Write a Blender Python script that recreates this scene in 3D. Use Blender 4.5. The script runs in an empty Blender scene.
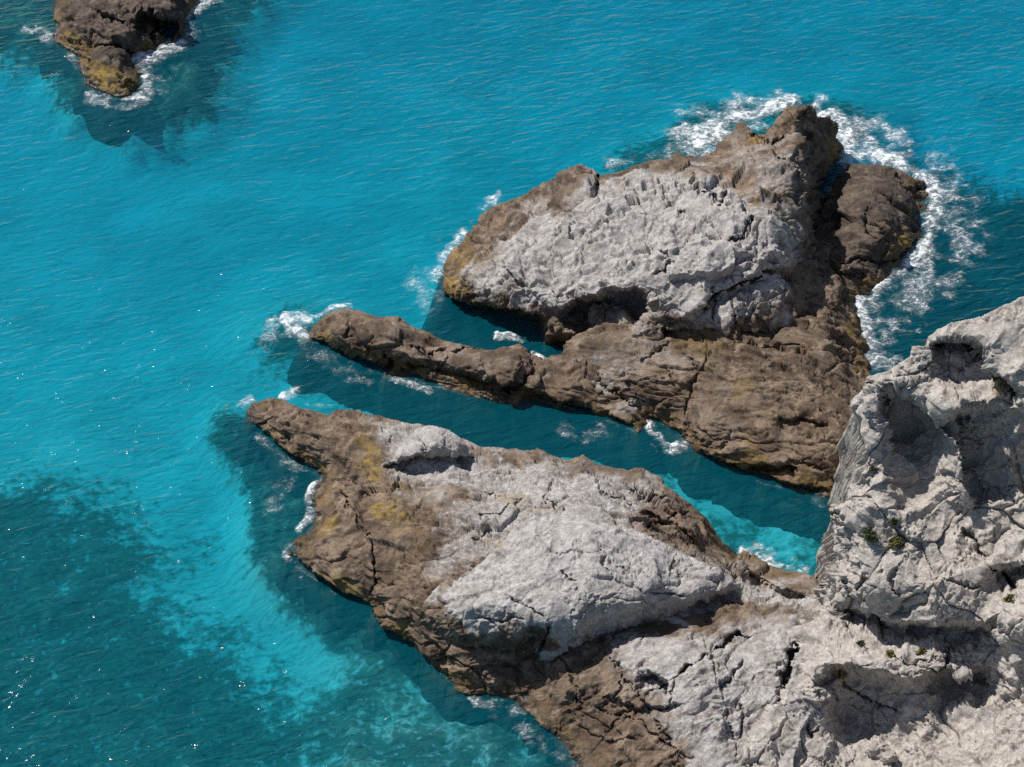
import bpy, math, random
import numpy as np
from mathutils import Matrix, Vector

random.seed(7)
rng = np.random.default_rng(11)
scene = bpy.context.scene
COL = scene.collection

# ------------------------------------------------------------------ camera
W, H = 1024.0, 767.0
CAM = np.array([0.0, 0.0, 70.0])
PITCH = math.radians(38.0)
HFOV = math.radians(26.0)
FOC = (W / 2) / math.tan(HFOV / 2)
FWD = np.array([0, math.cos(PITCH), -math.sin(PITCH)])
UPV = np.array([0, math.sin(PITCH), math.cos(PITCH)])
RGT = np.array([1.0, 0, 0])

cam_d = bpy.data.cameras.new('camera')
cam = bpy.data.objects.new('camera', cam_d)
COL.objects.link(cam)
cam.location = CAM
cam.rotation_euler = (math.pi / 2 - PITCH, 0, 0)
cam_d.sensor_fit = 'HORIZONTAL'
cam_d.angle = HFOV
cam_d.clip_end = 20000
cam_d.clip_start = 0.5
scene.camera = cam


def unproj(u, v, z):
    """a sight line met with the level z: where a measured feature stands in the world"""
    u = np.asarray(u, float); v = np.asarray(v, float); z = np.asarray(z, float)
    x = (u - W / 2) / FOC
    y = -(v - H / 2) / FOC
    dx = x
    dy = FWD[1] + y * UPV[1]
    dz = FWD[2] + y * UPV[2]
    t = (z - CAM[2]) / dz
    return np.stack([CAM[0] + dx * t, CAM[1] + dy * t, np.broadcast_to(z, t.shape)], -1)


def proj(p):
    q = p - CAM
    d = q @ FWD
    return W / 2 + FOC * (q @ RGT) / d, H / 2 - FOC * (q @ UPV) / d


# ------------------------------------------------------------------ noise
def _hash(ix, iy, iz, seed):
    h = (ix.astype(np.uint32) * np.uint32(374761393) + iy.astype(np.uint32) * np.uint32(668265263)
         + iz.astype(np.uint32) * np.uint32(2147483647 ^ 0x5bd1e995) + np.uint32((seed * 974711) & 0xffffffff))
    h = (h ^ (h >> np.uint32(13))) * np.uint32(1274126177)
    h = (h ^ (h >> np.uint32(15))) * np.uint32(2246822519)
    return h ^ (h >> np.uint32(16))


_G = rng.normal(size=(256, 3)); _G /= np.linalg.norm(_G, axis=1)[:, None]
_G = _G.astype(np.float32)


def perlin(p, seed=0):
    p = p.astype(np.float32)
    i = np.floor(p)
    f = p - i
    i = i.astype(np.int64).astype(np.int32)
    w = f * f * f * (f * (f * 6 - 15) + 10)
    out = np.zeros(len(p), np.float32)
    for a in (0, 1):
        wa = w[:, 0] if a else 1 - w[:, 0]
        for b in (0, 1):
            wb = w[:, 1] if b else 1 - w[:, 1]
            for c in (0, 1):
                wc = w[:, 2] if c else 1 - w[:, 2]
                g = _G[_hash(i[:, 0] + a, i[:, 1] + b, i[:, 2] + c, seed) & np.uint32(255)]
                d = g[:, 0] * (f[:, 0] - a) + g[:, 1] * (f[:, 1] - b) + g[:, 2] * (f[:, 2] - c)
                out += wa * wb * wc * d
    return out * 1.5


def fbm(p, octv=4, seed=0, gain=0.5, lac=2.03):
    s = np.zeros(len(p), np.float32); a = 1.0
    for k in range(octv):
        s += a * perlin(p, seed + k * 17); p = p * lac + 3.7; a *= gain
    return s


def ridged(p, octv=4, seed=0, gain=0.5, lac=2.03):
    s = np.zeros(len(p), np.float32); a = 1.0; wgt = 1.0
    for k in range(octv):
        n = 1 - np.abs(perlin(p, seed + k * 31)) * 1.6
        n = n * n * wgt
        wgt = np.clip(n * 1.5, 0, 1)
        s += a * (n - 0.45); p = p * lac + 5.1; a *= gain
    return s


def worley(p, seed=0):
    """F1, F2, a random value per cell and a tilted facet per cell"""
    p = p.astype(np.float32)
    i = np.floor(p); f = p - i
    i = i.astype(np.int64).astype(np.int32)
    f1 = np.full(len(p), 9, np.float32); f2 = f1.copy(); cid = np.zeros(len(p), np.float32); fac = cid.copy()
    for a in (-1, 0, 1):
        for b in (-1, 0, 1):
            for c in (-1, 0, 1):
                h = _hash(i[:, 0] + a, i[:, 1] + b, i[:, 2] + c, seed)
                r0 = (h & np.uint32(1023)).astype(np.float32) / 1023
                r1 = ((h >> np.uint32(10)) & np.uint32(1023)).astype(np.float32) / 1023
                r2 = ((h >> np.uint32(20)) & np.uint32(1023)).astype(np.float32) / 1023
                dx, dy, dz = a + r0 - f[:, 0], b + r1 - f[:, 1], c + r2 - f[:, 2]
                d = np.sqrt(dx * dx + dy * dy + dz * dz)
                m = d < f1
                f2 = np.where(m, f1, np.minimum(f2, d))
                cid = np.where(m, (r0 * 7.3 + r1 * 3.1 + r2 * 5.7) % 1.0, cid)
                g = ((r1 * 9.1) % 1 - .5) * dx + ((r2 * 7.7) % 1 - .5) * dy + ((r0 * 8.3) % 1 - .5) * dz
                fac = np.where(m, g, fac)
                f1 = np.where(m, d, f1)
    return f1, f2, cid, fac


def sstep(a, b, x):
    t = np.clip((x - a) / (b - a), 0, 1)
    return t * t * (3 - 2 * t)


# ------------------------------------------------------------------ traced lines
def seg_dist(u, v, line, closed=False):
    """distance to a polyline, nearest point, interpolated extra, side sign, position along it"""
    L = [tuple(map(float, q)) for q in line]
    if closed: L = L + [L[0]]
    best = np.full(u.shape, 1e9); nu = np.zeros(u.shape); nv = np.zeros(u.shape)
    nz = np.zeros(u.shape); side = np.ones(u.shape); along = np.zeros(u.shape)
    tot = sum(math.hypot(b[0] - a[0], b[1] - a[1]) for a, b in zip(L, L[1:])) or 1.0
    acc = 0.0
    for a, b in zip(L, L[1:]):
        ex, ey = b[0] - a[0], b[1] - a[1]
        l2 = ex * ex + ey * ey
        if l2 == 0: continue
        t = np.clip(((u - a[0]) * ex + (v - a[1]) * ey) / l2, 0, 1)
        pu, pv = a[0] + t * ex, a[1] + t * ey
        d = np.hypot(u - pu, v - pv)
        m = d < best
        best = np.where(m, d, best); nu = np.where(m, pu, nu); nv = np.where(m, pv, nv)
        if len(a) > 2: nz = np.where(m, a[2] + t * (b[2] - a[2]), nz)
        s = ex * (v - a[1]) - ey * (u - a[0])
        side = np.where(m, np.where(s >= 0, 1.0, -1.0), side)
        ln = math.sqrt(l2)
        along = np.where(m, (acc + t * ln) / tot, along)
        acc += ln
    return best, nu, nv, nz, side, along


def inside(u, v, poly):
    r = np.zeros(u.shape, bool); n = len(poly)
    for i in range(n):
        x0, y0 = poly[i][:2]; x1, y1 = poly[(i + 1) % n][:2]
        if y0 == y1: continue
        c = (y0 > v) != (y1 > v)
        r ^= c & (u < (x1 - x0) * (v - y0) / (y1 - y0) + x0)
    return r


def zone(u, v, poly, soft, wob=0):
    """1 inside a traced patch, 0 outside, soft edge"""
    d = seg_dist(u, v, poly, True)[0]
    sd = np.where(inside(u, v, poly), d, -d) + wob
    return sstep(-soft, soft, sd)


def tps(pts, u, v):
    P = np.array(pts, float); S = 100.0
    X = P[:, :2] / S; n = len(X)
    r = np.hypot(X[:, None, 0] - X[None, :, 0], X[:, None, 1] - X[None, :, 1])
    A = np.zeros((n + 3, n + 3)); A[:n, :n] = r ** 1.4
    A[:n, :n] -= np.eye(n) * 0.01
    A[:n, n] = 1; A[:n, n + 1:] = X; A[n, :n] = 1; A[n + 1:, :n] = X.T
    c = np.linalg.solve(A, np.concatenate([P[:, 2], np.zeros(3)]))
    uu = u.ravel() / S; vv = v.ravel() / S
    out = c[n] + c[n + 1] * uu + c[n + 2] * vv
    for k in range(n):
        out += c[k] * ((uu - X[k, 0]) ** 2 + (vv - X[k, 1]) ** 2) ** 0.7
    return out.reshape(u.shape)


# ------------------------------------------------------------------ objects
def tag(o, label=None, cat=None, group=None, kind=None):
    if label: o['label'] = label
    if cat: o['category'] = cat
    if group: o['group'] = group
    if kind: o['kind'] = kind
    return o


def empty(name, loc):
    o = bpy.data.objects.new(name, None); COL.objects.link(o)
    o.location = loc; o.empty_display_size = 0.5
    return o


def mesh_obj(name, verts, quads, mat, parent=None, attrs=None, smooth=True):
    me = bpy.data.meshes.new(name)
    verts = np.asarray(verts, np.float32); quads = np.asarray(quads, np.int32)
    k = quads.shape[1]
    if parent is not None:
        verts = verts - np.array(parent.location, np.float32)
    me.vertices.add(len(verts)); me.vertices.foreach_set('co', verts.ravel())
    me.loops.add(quads.size); me.loops.foreach_set('vertex_index', quads.ravel())
    me.polygons.add(len(quads))
    me.polygons.foreach_set('loop_start', np.arange(0, quads.size, k, dtype=np.int32))
    if smooth: me.polygons.foreach_set('use_smooth', np.ones(len(quads), bool))
    me.update(calc_edges=True)
    for n, a in (attrs or {}).items():
        at = me.attributes.new(n, 'FLOAT', 'POINT')
        at.data.foreach_set('value', np.asarray(a, np.float32))
    me.materials.append(mat)
    o = bpy.data.objects.new(name, me); COL.objects.link(o)
    if parent is not None: o.parent = parent
    return o


SURF = {}          # name -> (u, v, positions, normals) of a finished rock surface, for standing things on it


def rock_disp(P, seed, strata=None, lump=1.0, block=1.0, fine=1.0, bed=None):
    """relief of weathered, fractured rock in metres: the coarse forms, and the fine ones"""
    Pw = P + 0.20 * np.stack([fbm(P / 1.5, 3, seed + 1), fbm(P / 1.5, 3, seed + 2), fbm(P / 1.5, 3, seed + 3)], -1)
    Q = Pw
    if strata is not None:                 # bedding: stretch the blocks along a strike direction
        a = np.array(strata[0], float); a /= np.linalg.norm(a)
        Q = Pw - np.outer(Pw @ a, a) * (1 - 1 / strata[1])
    d = lump * 0.34 * fbm(P / 4.2, 3, seed + 5)
    d += lump * 0.22 * ridged(Q / 2.6, 3, seed + 9, .5)
    # fracture planes at several sizes: each block tilted its own way, joints between them
    f1, f2, cid, fac = worley(Q / 2.7, seed + 20)
    e = f2 - f1
    d += block * (0.72 * fac + 0.10 * (cid - .5) - 0.18 * (1 - sstep(0.0, 0.035, e)) * (cid > 0.35))
    f1, f2, cid, fac = worley(Q / 1.15, seed + 21)
    e = f2 - f1
    m = sstep(-0.25, 0.3, fbm(P / 3.1, 3, seed + 33))
    d += block * (.4 + .6 * m) * (0.46 * fac + 0.07 * (cid - .5) - 0.11 * (1 - sstep(0.0, 0.06, e)) * (cid > 0.5))
    f1, f2, cid, fac = worley(Q / 0.5 + 4.3, seed + 22)
    e = f2 - f1
    m2 = sstep(-0.15, 0.35, fbm(P / 1.7, 3, seed + 34))
    g = block * (.12 + .88 * m2) * (0.27 * fac + .06 * (cid - .5) - 0.06 * (1 - sstep(0.0, 0.12, e)) * (cid > .45))
    if bed is not None:                    # bedding ledges: each layer ends in a small step
        nb = np.array(bed[0], float); nb /= np.linalg.norm(nb)
        h = Pw @ nb + .22 * fbm(P / 2.4, 3, seed + 61)
        for sp, am in ((1.05, .24), (.41, .105)):
            x = h / sp + .5 * fbm(P / 3.3, 2, seed + 63)
            fr = x - np.floor(x)
            k = _hash(np.floor(x).astype(np.int32), np.floor(x).astype(np.int32), np.zeros(len(P), np.int32), seed) & np.uint32(255)
            g += bed[1] * am * (.35 + .65 * k / 255.) * (sstep(0, .10, fr) - fr) * (.3 + .7 * m)
    f1, f2, cid, fac = worley(Q / 0.24 + 9.1, seed + 23)
    g += fine * (.15 + .85 * m2) * (0.15 * fac + .04 * (cid - .5))
    g += fine * (0.06 * ridged(Q / 0.9, 4, seed + 41, .5) * (.4 + .8 * m))
    pit = worley(Pw / 0.9, seed + 51)
    g -= 0.13 * (1 - sstep(0.06, 0.22, pit[0])) * (pit[2] > .6)
    return d, g


def rock(name, outline, inner, mat, parent=None, cracks=(), ledges=(), pale=(), ochre=(), base_pale=0.0,
         rough=1.0, seed=1, strata=None, lump=1.0, block=1.0, fine=1.0, bed=None, step=0.8, margin=16, zbot=-3.5, skirt=0.25):
    """a rock surface from measured points (u, v, height): laid out in the world, its far side and foot closed down to the seabed"""
    O = np.array([q[:2] for q in outline], float)
    u0, v0 = O.min(0) - margin; u1, v1 = O.max(0) + margin
    nu_, nv_ = int((u1 - u0) / step) + 1, int((v1 - v0) / step) + 1
    U, V = np.meshgrid(u0 + np.arange(nu_) * step, v0 + np.arange(nv_) * step)
    d, nu, nv, nz, _, _ = seg_dist(U, V, outline, True)
    ins = inside(U, V, outline)
    mask = ins | (d < margin)
    Z = tps(list(outline) + list(inner), U, V)
    # wobble the traced lines a little so that they break like rock
    pl = np.stack([U.ravel() / 14, V.ravel() / 14, np.zeros(U.size)], -1)
    wobu = fbm(pl, 5, seed + 71, .6).reshape(U.shape) * 3.5
    wobv = fbm(pl, 5, seed + 72, .6).reshape(U.shape) * 3.5
    vary = np.clip(.85 + 1.3 * fbm(pl * 1.5, 3, seed + 77).reshape(U.shape), .15, 2)
    cu = np.where(ins, U, nu) + wobu; cv = np.where(ins, V, nv) + wobv
    cut = np.zeros(U.shape); slot = np.zeros(U.shape)
    for line, h, w, R in ledges:
        dd, _, _, _, sd, al = seg_dist(cu, cv, line)
        s = dd * sd
        tp = sstep(0, .15, al) * sstep(1, .85, al)
        cut += np.where(s > 0, h * tp * sstep(0, w, s) * np.exp(-np.maximum(s - w, 0) / R), 0)
    for line, dep, w in cracks:
        dd, _, _, _, _, al = seg_dist(cu, cv, line)
        tp = sstep(0, .2, al) * sstep(1, .8, al)
        slot += dep * tp * np.exp(-(dd / (w * .55 * vary)) ** 2)
    Z = Z - cut
    slot = np.where(ins, slot, 0)
    nz = nz - cut
    P = unproj(U, V, Z)
    Pe = unproj(nu, nv, nz)
    hd = unproj(U, V, nz) - Pe
    hd /= np.maximum(np.linalg.norm(hd, axis=-1), 1e-6)[..., None]
    t = np.clip(d / margin, 0, 1)
    drop = (nz - zbot)
    # the far side of a high edge falls away behind it; a foot at the water spreads outwards
    back = sstep(.25, 1.2, nz)
    ray = Pe - CAM; ray[..., 2] = 0; ln = np.linalg.norm(ray, axis=-1)[..., None]; ray /= ln
    run = .45 * ln / (CAM[2] - nz)[..., None]
    hd = hd * (1 - back)[..., None] * skirt * 1.6 + (ray * run + hd * .06) * back[..., None]
    Po = Pe + hd * (drop * t)[..., None]
    Po[..., 2] = nz - drop * t
    P = np.where(ins[..., None], P, Po)
    gu = np.gradient(P, axis=1); gv = np.gradient(P, axis=0)
    N = np.cross(gv, gu); N /= np.maximum(np.linalg.norm(N, axis=-1), 1e-9)[..., None]
    if np.median((N @ -FWD)[ins]) < 0: N = -N
    for k in (1, 2, 4, 2, 1):      # displace along a calm direction, so that steep places do not fray
        for ax in (0, 1):
            N = (np.roll(N, k, ax) + 2 * N + np.roll(N, -k, ax)) / 4
    N /= np.maximum(np.linalg.norm(N, axis=-1), 1e-9)[..., None]
    # where the surface turns away from the measured grid, the grid is stretched: keep fine relief off it
    str_ = np.linalg.norm(gv, axis=-1) / step / .055
    for ax in (0, 1): str_ = (np.roll(str_, 1, ax) + str_ + np.roll(str_, -1, ax)) / 3
    att = np.clip(2.2 / np.maximum(str_, 1e-3), .12, 1)
    Dirs = P - CAM; Dirs /= np.linalg.norm(Dirs, axis=-1)[..., None]
    idx = np.full(U.shape, -1, np.int64); n = int(mask.sum()); idx[mask] = np.arange(n)
    p = P[mask]; nn = N[mask]; uu = U[mask]; vv = V[mask]
    dc, df = rock_disp(p, seed, strata, lump, block, fine, bed)
    a_ = att[mask]
    D = rough * (dc * a_ * (.45 + .55 * sstep(.1, 1.2, p[:, 2])) + df * a_) * (1 - .75 * np.where(ins, 0, t)[mask])
    p2 = p + nn * D[:, None] + Dirs[mask] * (slot[mask] * .9)[:, None]      # joints open into the rock
    a, b, c, e = idx[:-1, :-1], idx[:-1, 1:], idx[1:, 1:], idx[1:, :-1]
    ok = (a >= 0) & (b >= 0) & (c >= 0) & (e >= 0)
    quads = np.stack([a[ok], e[ok], c[ok], b[ok]], -1)
    wob = 20 * fbm(p / 2.0, 6, seed + 90, 0.62)
    pa = np.full(n, float(base_pale))
    for poly, val, soft in pale:
        z_ = zone(uu, vv, poly, soft * 1.7, wob); pa = pa * (1 - z_) + val * z_
    oc = np.zeros(n)
    for q in ochre:
        r = np.hypot(uu - q[0], vv - q[1]) / q[2]
        oc = np.maximum(oc, q[3] * (1 - sstep(0.2, 1.0, r + 0.06 * wob)))
    o = mesh_obj(name, p2, quads, mat, parent, {'pale': pa, 'ochre': oc})
    SURF[name] = (uu, vv, p2, nn)
    return o


def spot(name, u, v):
    uu, vv, p, nn = SURF[name]
    k = int(np.argmin((uu - u) ** 2 + (vv - v) ** 2))
    return Vector(p[k]), Vector(nn[k])


# ------------------------------------------------------------------ materials
def new_mat(name):
    m = bpy.data.materials.new(name); m.use_nodes = True
    nt = m.node_tree
    for n in list(nt.nodes): nt.nodes.remove(n)
    out = nt.nodes.new('ShaderNodeOutputMaterial')
    return m, nt, out


class NT:
    def __init__(s, nt): s.t = nt; s.pos = None
    def n(s, typ, **kw):
        x = s.t.nodes.new(typ)
        for k, v in kw.items(): setattr(x, k, v)
        return x
    def l(s, a, b): s.t.links.new(a, b)
    def put(s, sock, val):
        if hasattr(val, 'is_linked') or hasattr(val, 'links'): s.l(val, sock)
        else: sock.default_value = val
    def position(s):
        if s.pos is None: s.pos = s.n('ShaderNodeNewGeometry').outputs['Position']
        return s.pos
    def noise(s, scale, detail=6, rough=0.6, vec=None, dist=0.0, seed=0.0):
        x = s.n('ShaderNodeTexNoise'); x.noise_dimensions = '3D'
        x.inputs['Scale'].default_value = scale; x.inputs['Detail'].default_value = detail
        x.inputs['Roughness'].default_value = rough; x.inputs['Distortion'].default_value = dist
        v = vec if vec is not None else s.position()
        if seed: v = s.vmath('ADD', v, (seed, seed * 1.7, seed * .6))
        s.l(v, x.inputs['Vector']); return x.outputs['Fac']
    def vmath(s, op, a, b):
        x = s.n('ShaderNodeVectorMath', operation=op); s.put(x.inputs[0], a); s.put(x.inputs[1], b); return x.outputs[0]
    def mapping(s, rot, scale, vec=None):
        r = s.n('ShaderNodeVectorRotate', rotation_type='Z_AXIS'); r.inputs['Angle'].default_value = rot[2]
        s.l(vec if vec is not None else s.position(), r.inputs['Vector'])
        return s.vmath('MULTIPLY', r.outputs[0], scale)
    def math(s, op, a, b=0.0, clamp=False):
        x = s.n('ShaderNodeMath', operation=op, use_clamp=clamp); s.put(x.inputs[0], a); s.put(x.inputs[1], b); return x.outputs[0]
    def ramp(s, fac, a, b, lo=0.0, hi=1.0):
        x = s.n('ShaderNodeMapRange', interpolation_type='SMOOTHSTEP')
        s.put(x.inputs['Value'], fac)
        for k, v in (('From Min', a), ('From Max', b), ('To Min', lo), ('To Max', hi)): s.put(x.inputs[k], v)
        return x.outputs['Result']
    def mix(s, fac, a, b):
        x = s.n('ShaderNodeMix', data_type='RGBA', clamp_factor=True)
        s.put(x.inputs[0], fac)
        for q, c in ((x.inputs[6], a), (x.inputs[7], b)):
            if isinstance(c, tuple): q.default_value = (*c, 1) if len(c) == 3 else c
            else: s.l(c, q)
        return x.outputs[2]
    def attr(s, name):
        return s.n('ShaderNodeAttribute', attribute_name=name).outputs['Fac']


def rock_material(name, pale_a, pale_b, brown_a, brown_b, dark):
    m, nt, out = new_mat(name); g = NT(nt)
    b = g.n('ShaderNodeBsdfPrincipled')
    n1 = g.noise(0.55, 8, 0.62); n2 = g.noise(3.2, 8, 0.65, seed=11); n3 = g.noise(13, 6, 0.7, seed=23); n4 = g.noise(1.3, 7, 0.6, seed=41)
    pale = g.mix(g.ramp(n2, .35, .68), pale_a, pale_b)
    pale = g.mix(g.ramp(n4, .50, .70, 0, .7), pale, (pale_b[0] * .60, pale_b[1] * .575, pale_b[2] * .545))
    pale = g.mix(g.ramp(n1, .54, .70, 0, .5), pale, (pale_b[0] * .66, pale_b[1] * .62, pale_b[2] * .57))
    brown = g.mix(g.ramp(n1, .36, .66), brown_a, brown_b)
    brown = g.mix(g.ramp(n2, .46, .68, 0, .85), brown, dark)
    brown = g.mix(g.ramp(n4, .50, .68, 0, .8), brown, (brown_b[0] * 1.45, brown_b[1] * 1.43, brown_b[2] * 1.46))
    pf = g.ramp(g.math('ADD', g.attr('pale'), g.math('ADD', g.math('MULTIPLY', g.math('SUBTRACT', n2, .5), 1.0), g.math('MULTIPLY', g.math('SUBTRACT', n1, .5), .7))), .18, .92)
    c = g.mix(pf, brown, pale)
    och = g.math('MULTIPLY', g.attr('ochre'), g.ramp(n2, .38, .6))
    c = g.mix(och, c, (0.30, 0.20, 0.045))
    # the tide line: ochre weed, then dark wet rock
    z = g.n('ShaderNodeSeparateXYZ'); g.l(g.position(), z.inputs[0])
    zz = g.math('ADD', z.outputs['Z'], g.math('MULTIPLY', g.math('SUBTRACT', n4, .5), 1.5))
    band = g.math('MULTIPLY', g.ramp(zz, 1.0, .25), g.ramp(n1, .35, .6))
    c = g.mix(g.math('MULTIPLY', band, .8), c, (0.15, 0.085, 0.018))
    wet = g.ramp(zz, .42, .05)
    c = g.mix(g.math('MULTIPLY', wet, .85), c, (0.035, 0.030, 0.022))
    spk = g.ramp(n3, .30, .72, .72, 1.25)
    cc = g.n('ShaderNodeMix', data_type='RGBA', blend_type='MULTIPLY'); cc.inputs[0].default_value = 1
    g.l(c, cc.inputs[6]); g.l(spk, cc.inputs[7])
    g.l(cc.outputs[2], b.inputs['Base Color'])
    g.l(g.ramp(zz, .05, .6, .35, .92), b.inputs['Roughness'])
    b.inputs['Specular IOR Level'].default_value = 0.3
    bm = g.n('ShaderNodeBump'); bm.inputs['Strength'].default_value = .55; bm.inputs['Distance'].default_value = .09
    hsum = g.math('ADD', g.noise(5.0, 5, .6, seed=5), g.math('MULTIPLY', n3, .15))
    hsum = g.math('ADD', hsum, g.math('MULTIPLY', g.noise(2.1, 5, .58, seed=61), 1.2))
    g.l(hsum, bm.inputs['Height']); g.l(bm.outputs[0], b.inputs['Normal'])
    g.l(b.outputs[0], out.inputs['Surface'])
    return m


M_GREY = rock_material('grey_rock', (.30, .280, .266), (.475, .452, .435), (.100, .068, .046), (.210, .155, .110), (.034, .026, .020))
M_DARK = rock_material('dark_brown_rock', (.30, .27, .25), (.40, .37, .34), (.066, .049, .038), (.130, .100, .077), (.028, .023, .019))
M_CLIFF = rock_material('cliff_rock', (.345, .312, .282), (.49, .452, .412), (.14, .108, .08), (.25, .20, .155), (.08, .065, .055))


def water_material():
    m, nt, out = new_mat('sea_water'); g = NT(nt)
    def waves(rotz, sx, sy, scale, detail, rough, seed, dist=.4):
        return g.noise(scale, detail, rough, g.mapping((0, 0, math.radians(rotz)), (sx, sy, 1)), dist, seed)
    gust = g.ramp(g.noise(.07, 3, .5, seed=51), .35, .65, .75, 1.25)
    h = g.math('MULTIPLY', waves(-15, .40, 1, .7, 2, .5, 3, .3), .30)
    h = g.math('ADD', h, g.math('MULTIPLY', waves(-19, .41, 1, 1.8, 2, .5, 9, .6), .68))
    h = g.math('ADD', h, g.math('MULTIPLY', waves(-9, .36, 1, 3.2, 2, .5, 23, .4), .18))
    h = g.math('ADD', h, g.math('MULTIPLY', waves(30, .8, 1, 2.6, 2, .5, 17, 0), .004))
    h = g.math('MULTIPLY', h, gust)
    bm = g.n('ShaderNodeBump'); bm.inputs['Strength'].default_value = 1.0; bm.inputs['Distance'].default_value = .34
    g.l(h, bm.inputs['Height'])
    fr = g.n('ShaderNodeFresnel'); fr.inputs['IOR'].default_value = 1.333; g.l(bm.outputs[0], fr.inputs['Normal'])
    tr = g.n('ShaderNodeBsdfTransparent')
    gl = g.n('ShaderNodeBsdfGlossy'); gl.inputs['Roughness'].default_value = .05; g.l(bm.outputs[0], gl.inputs['Normal'])
    # a little light is scattered back by the water itself
    df = g.n('ShaderNodeBsdfDiffuse'); df.inputs['Color'].default_value = (.002, .28, .39, 1); g.l(bm.outputs[0], df.inputs['Normal'])
    body = g.n('ShaderNodeMixShader'); body.inputs[0].default_value = .17; g.l(tr.outputs[0], body.inputs[1]); g.l(df.outputs[0], body.inputs[2])
    mx = g.n('ShaderNodeMixShader'); g.l(g.math('MINIMUM', fr.outputs[0], .30), mx.inputs[0]); g.l(body.outputs[0], mx.inputs[1]); g.l(gl.outputs[0], mx.inputs[2])
    g.l(mx.outputs[0], out.inputs['Surface'])
    ab = g.n('ShaderNodeVolumeAbsorption')
    # absorption per metre = density * (1 - colour)
    ab.inputs['Density'].default_value = .52
    ab.inputs['Color'].default_value = (0.0, .838, .921, 1)
    g.l(ab.outputs[0], out.inputs['Volume'])
    return m


def seabed_material():
    m, nt, out = new_mat('seabed'); g = NT(nt)
    b = g.n('ShaderNodeBsdfPrincipled'); b.inputs['Roughness'].default_value = .9
    n1 = g.noise(.5, 8, .6); n2 = g.noise(2.2, 7, .65, seed=7); n3 = g.noise(.22, 4, .5, seed=4)
    sand = g.mix(g.ramp(n3, .35, .65), (.50, .52, .47), (.62, .64, .58))
    reef = g.mix(g.ramp(n2, .38, .66), (.014, .022, .022), (.10, .125, .08))
    rf = g.math('ADD', g.attr('reef'), g.math('MULTIPLY', g.math('SUBTRACT', n1, .5), 1.1))
    rf = g.ramp(g.math('ADD', rf, g.math('MULTIPLY', g.math('SUBTRACT', n2, .5), 1.9)), .18, .80)
    g.l(g.mix(rf, sand, reef), b.inputs['Base Color'])
    g.l(b.outputs[0], out.inputs['Surface'])
    return m


def foam_material():
    m, nt, out = new_mat('sea_foam'); g = NT(nt)
    d = g.n('ShaderNodeBsdfDiffuse'); d.inputs['Color'].default_value = (.72, .76, .78, 1)
    t = g.n('ShaderNodeBsdfTransparent')
    den = g.attr('froth')
    vec = g.mapping((0, 0, -.3), (.7, 1, 1))
    def web(scale, seed, wid, detail=5):
        n = g.noise(scale, detail, .62, vec, .9, seed)
        return g.ramp(g.math('ABSOLUTE', g.math('SUBTRACT', n, .5)), wid, 0.0)
    n = g.noise(3.6, 6, .66, vec, .8, 3); n2 = g.noise(1.2, 4, .6, seed=13); n3 = g.noise(14, 5, .7, seed=31)
    fil = g.math('MAXIMUM', web(.95, 7, .030, 4), g.math('MULTIPLY', web(2.1, 17, .045, 4), .85))
    fil = g.math('MULTIPLY', fil, g.ramp(n, .36, .56))
    fil = g.math('MULTIPLY', fil, g.ramp(g.math('ADD', den, g.math('MULTIPLY', g.math('SUBTRACT', n2, .5), .9)), .18, .75))
    core = g.math('ADD', den, g.math('MULTIPLY', g.math('SUBTRACT', n, .5), 2.6))
    core = g.math('ADD', core, g.math('MULTIPLY', g.math('SUBTRACT', n2, .5), 1.3))
    core = g.ramp(core, .64, 1.14)
    milk = g.math('MULTIPLY', g.ramp(g.math('ADD', den, g.math('SUBTRACT', n2, .5)), .25, 1.0), .24)
    a = g.math('MAXIMUM', g.math('MAXIMUM', g.math('MULTIPLY', fil, .85), g.math('MULTIPLY', core, .95)), milk)
    a = g.math('MULTIPLY', a, g.ramp(den, .02, .12))
    mx = g.n('ShaderNodeMixShader'); g.l(a, mx.inputs[0]); g.l(t.outputs[0], mx.inputs[1]); g.l(d.outputs[0], mx.inputs[2])
    g.l(mx.outputs[0], out.inputs['Surface'])
    return m


def leaf_material(name, a, b_):
    m, nt, out = new_mat(name); g = NT(nt)
    b = g.n('ShaderNodeBsdfPrincipled'); b.inputs['Roughness'].default_value = .7
    g.l(g.mix(g.ramp(g.noise(9, 4, .6), .35, .65), a, b_), b.inputs['Base Color'])
    g.l(b.outputs[0], out.inputs['Surface'])
    return m


M_WATER = water_material(); M_BED = seabed_material(); M_FOAM = foam_material()
M_LEAF = leaf_material('shrub_leaf', (.030, .045, .014), (.075, .095, .025))
M_LEAF_Y = leaf_material('yellow_green_leaf', (.085, .085, .014), (.16, .14, .03))
M_STRAW = leaf_material('dry_grass', (.22, .16, .07), (.34, .27, .14))
M_TWIG = leaf_material('twig', (.09, .065, .045), (.14, .10, .07))

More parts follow.
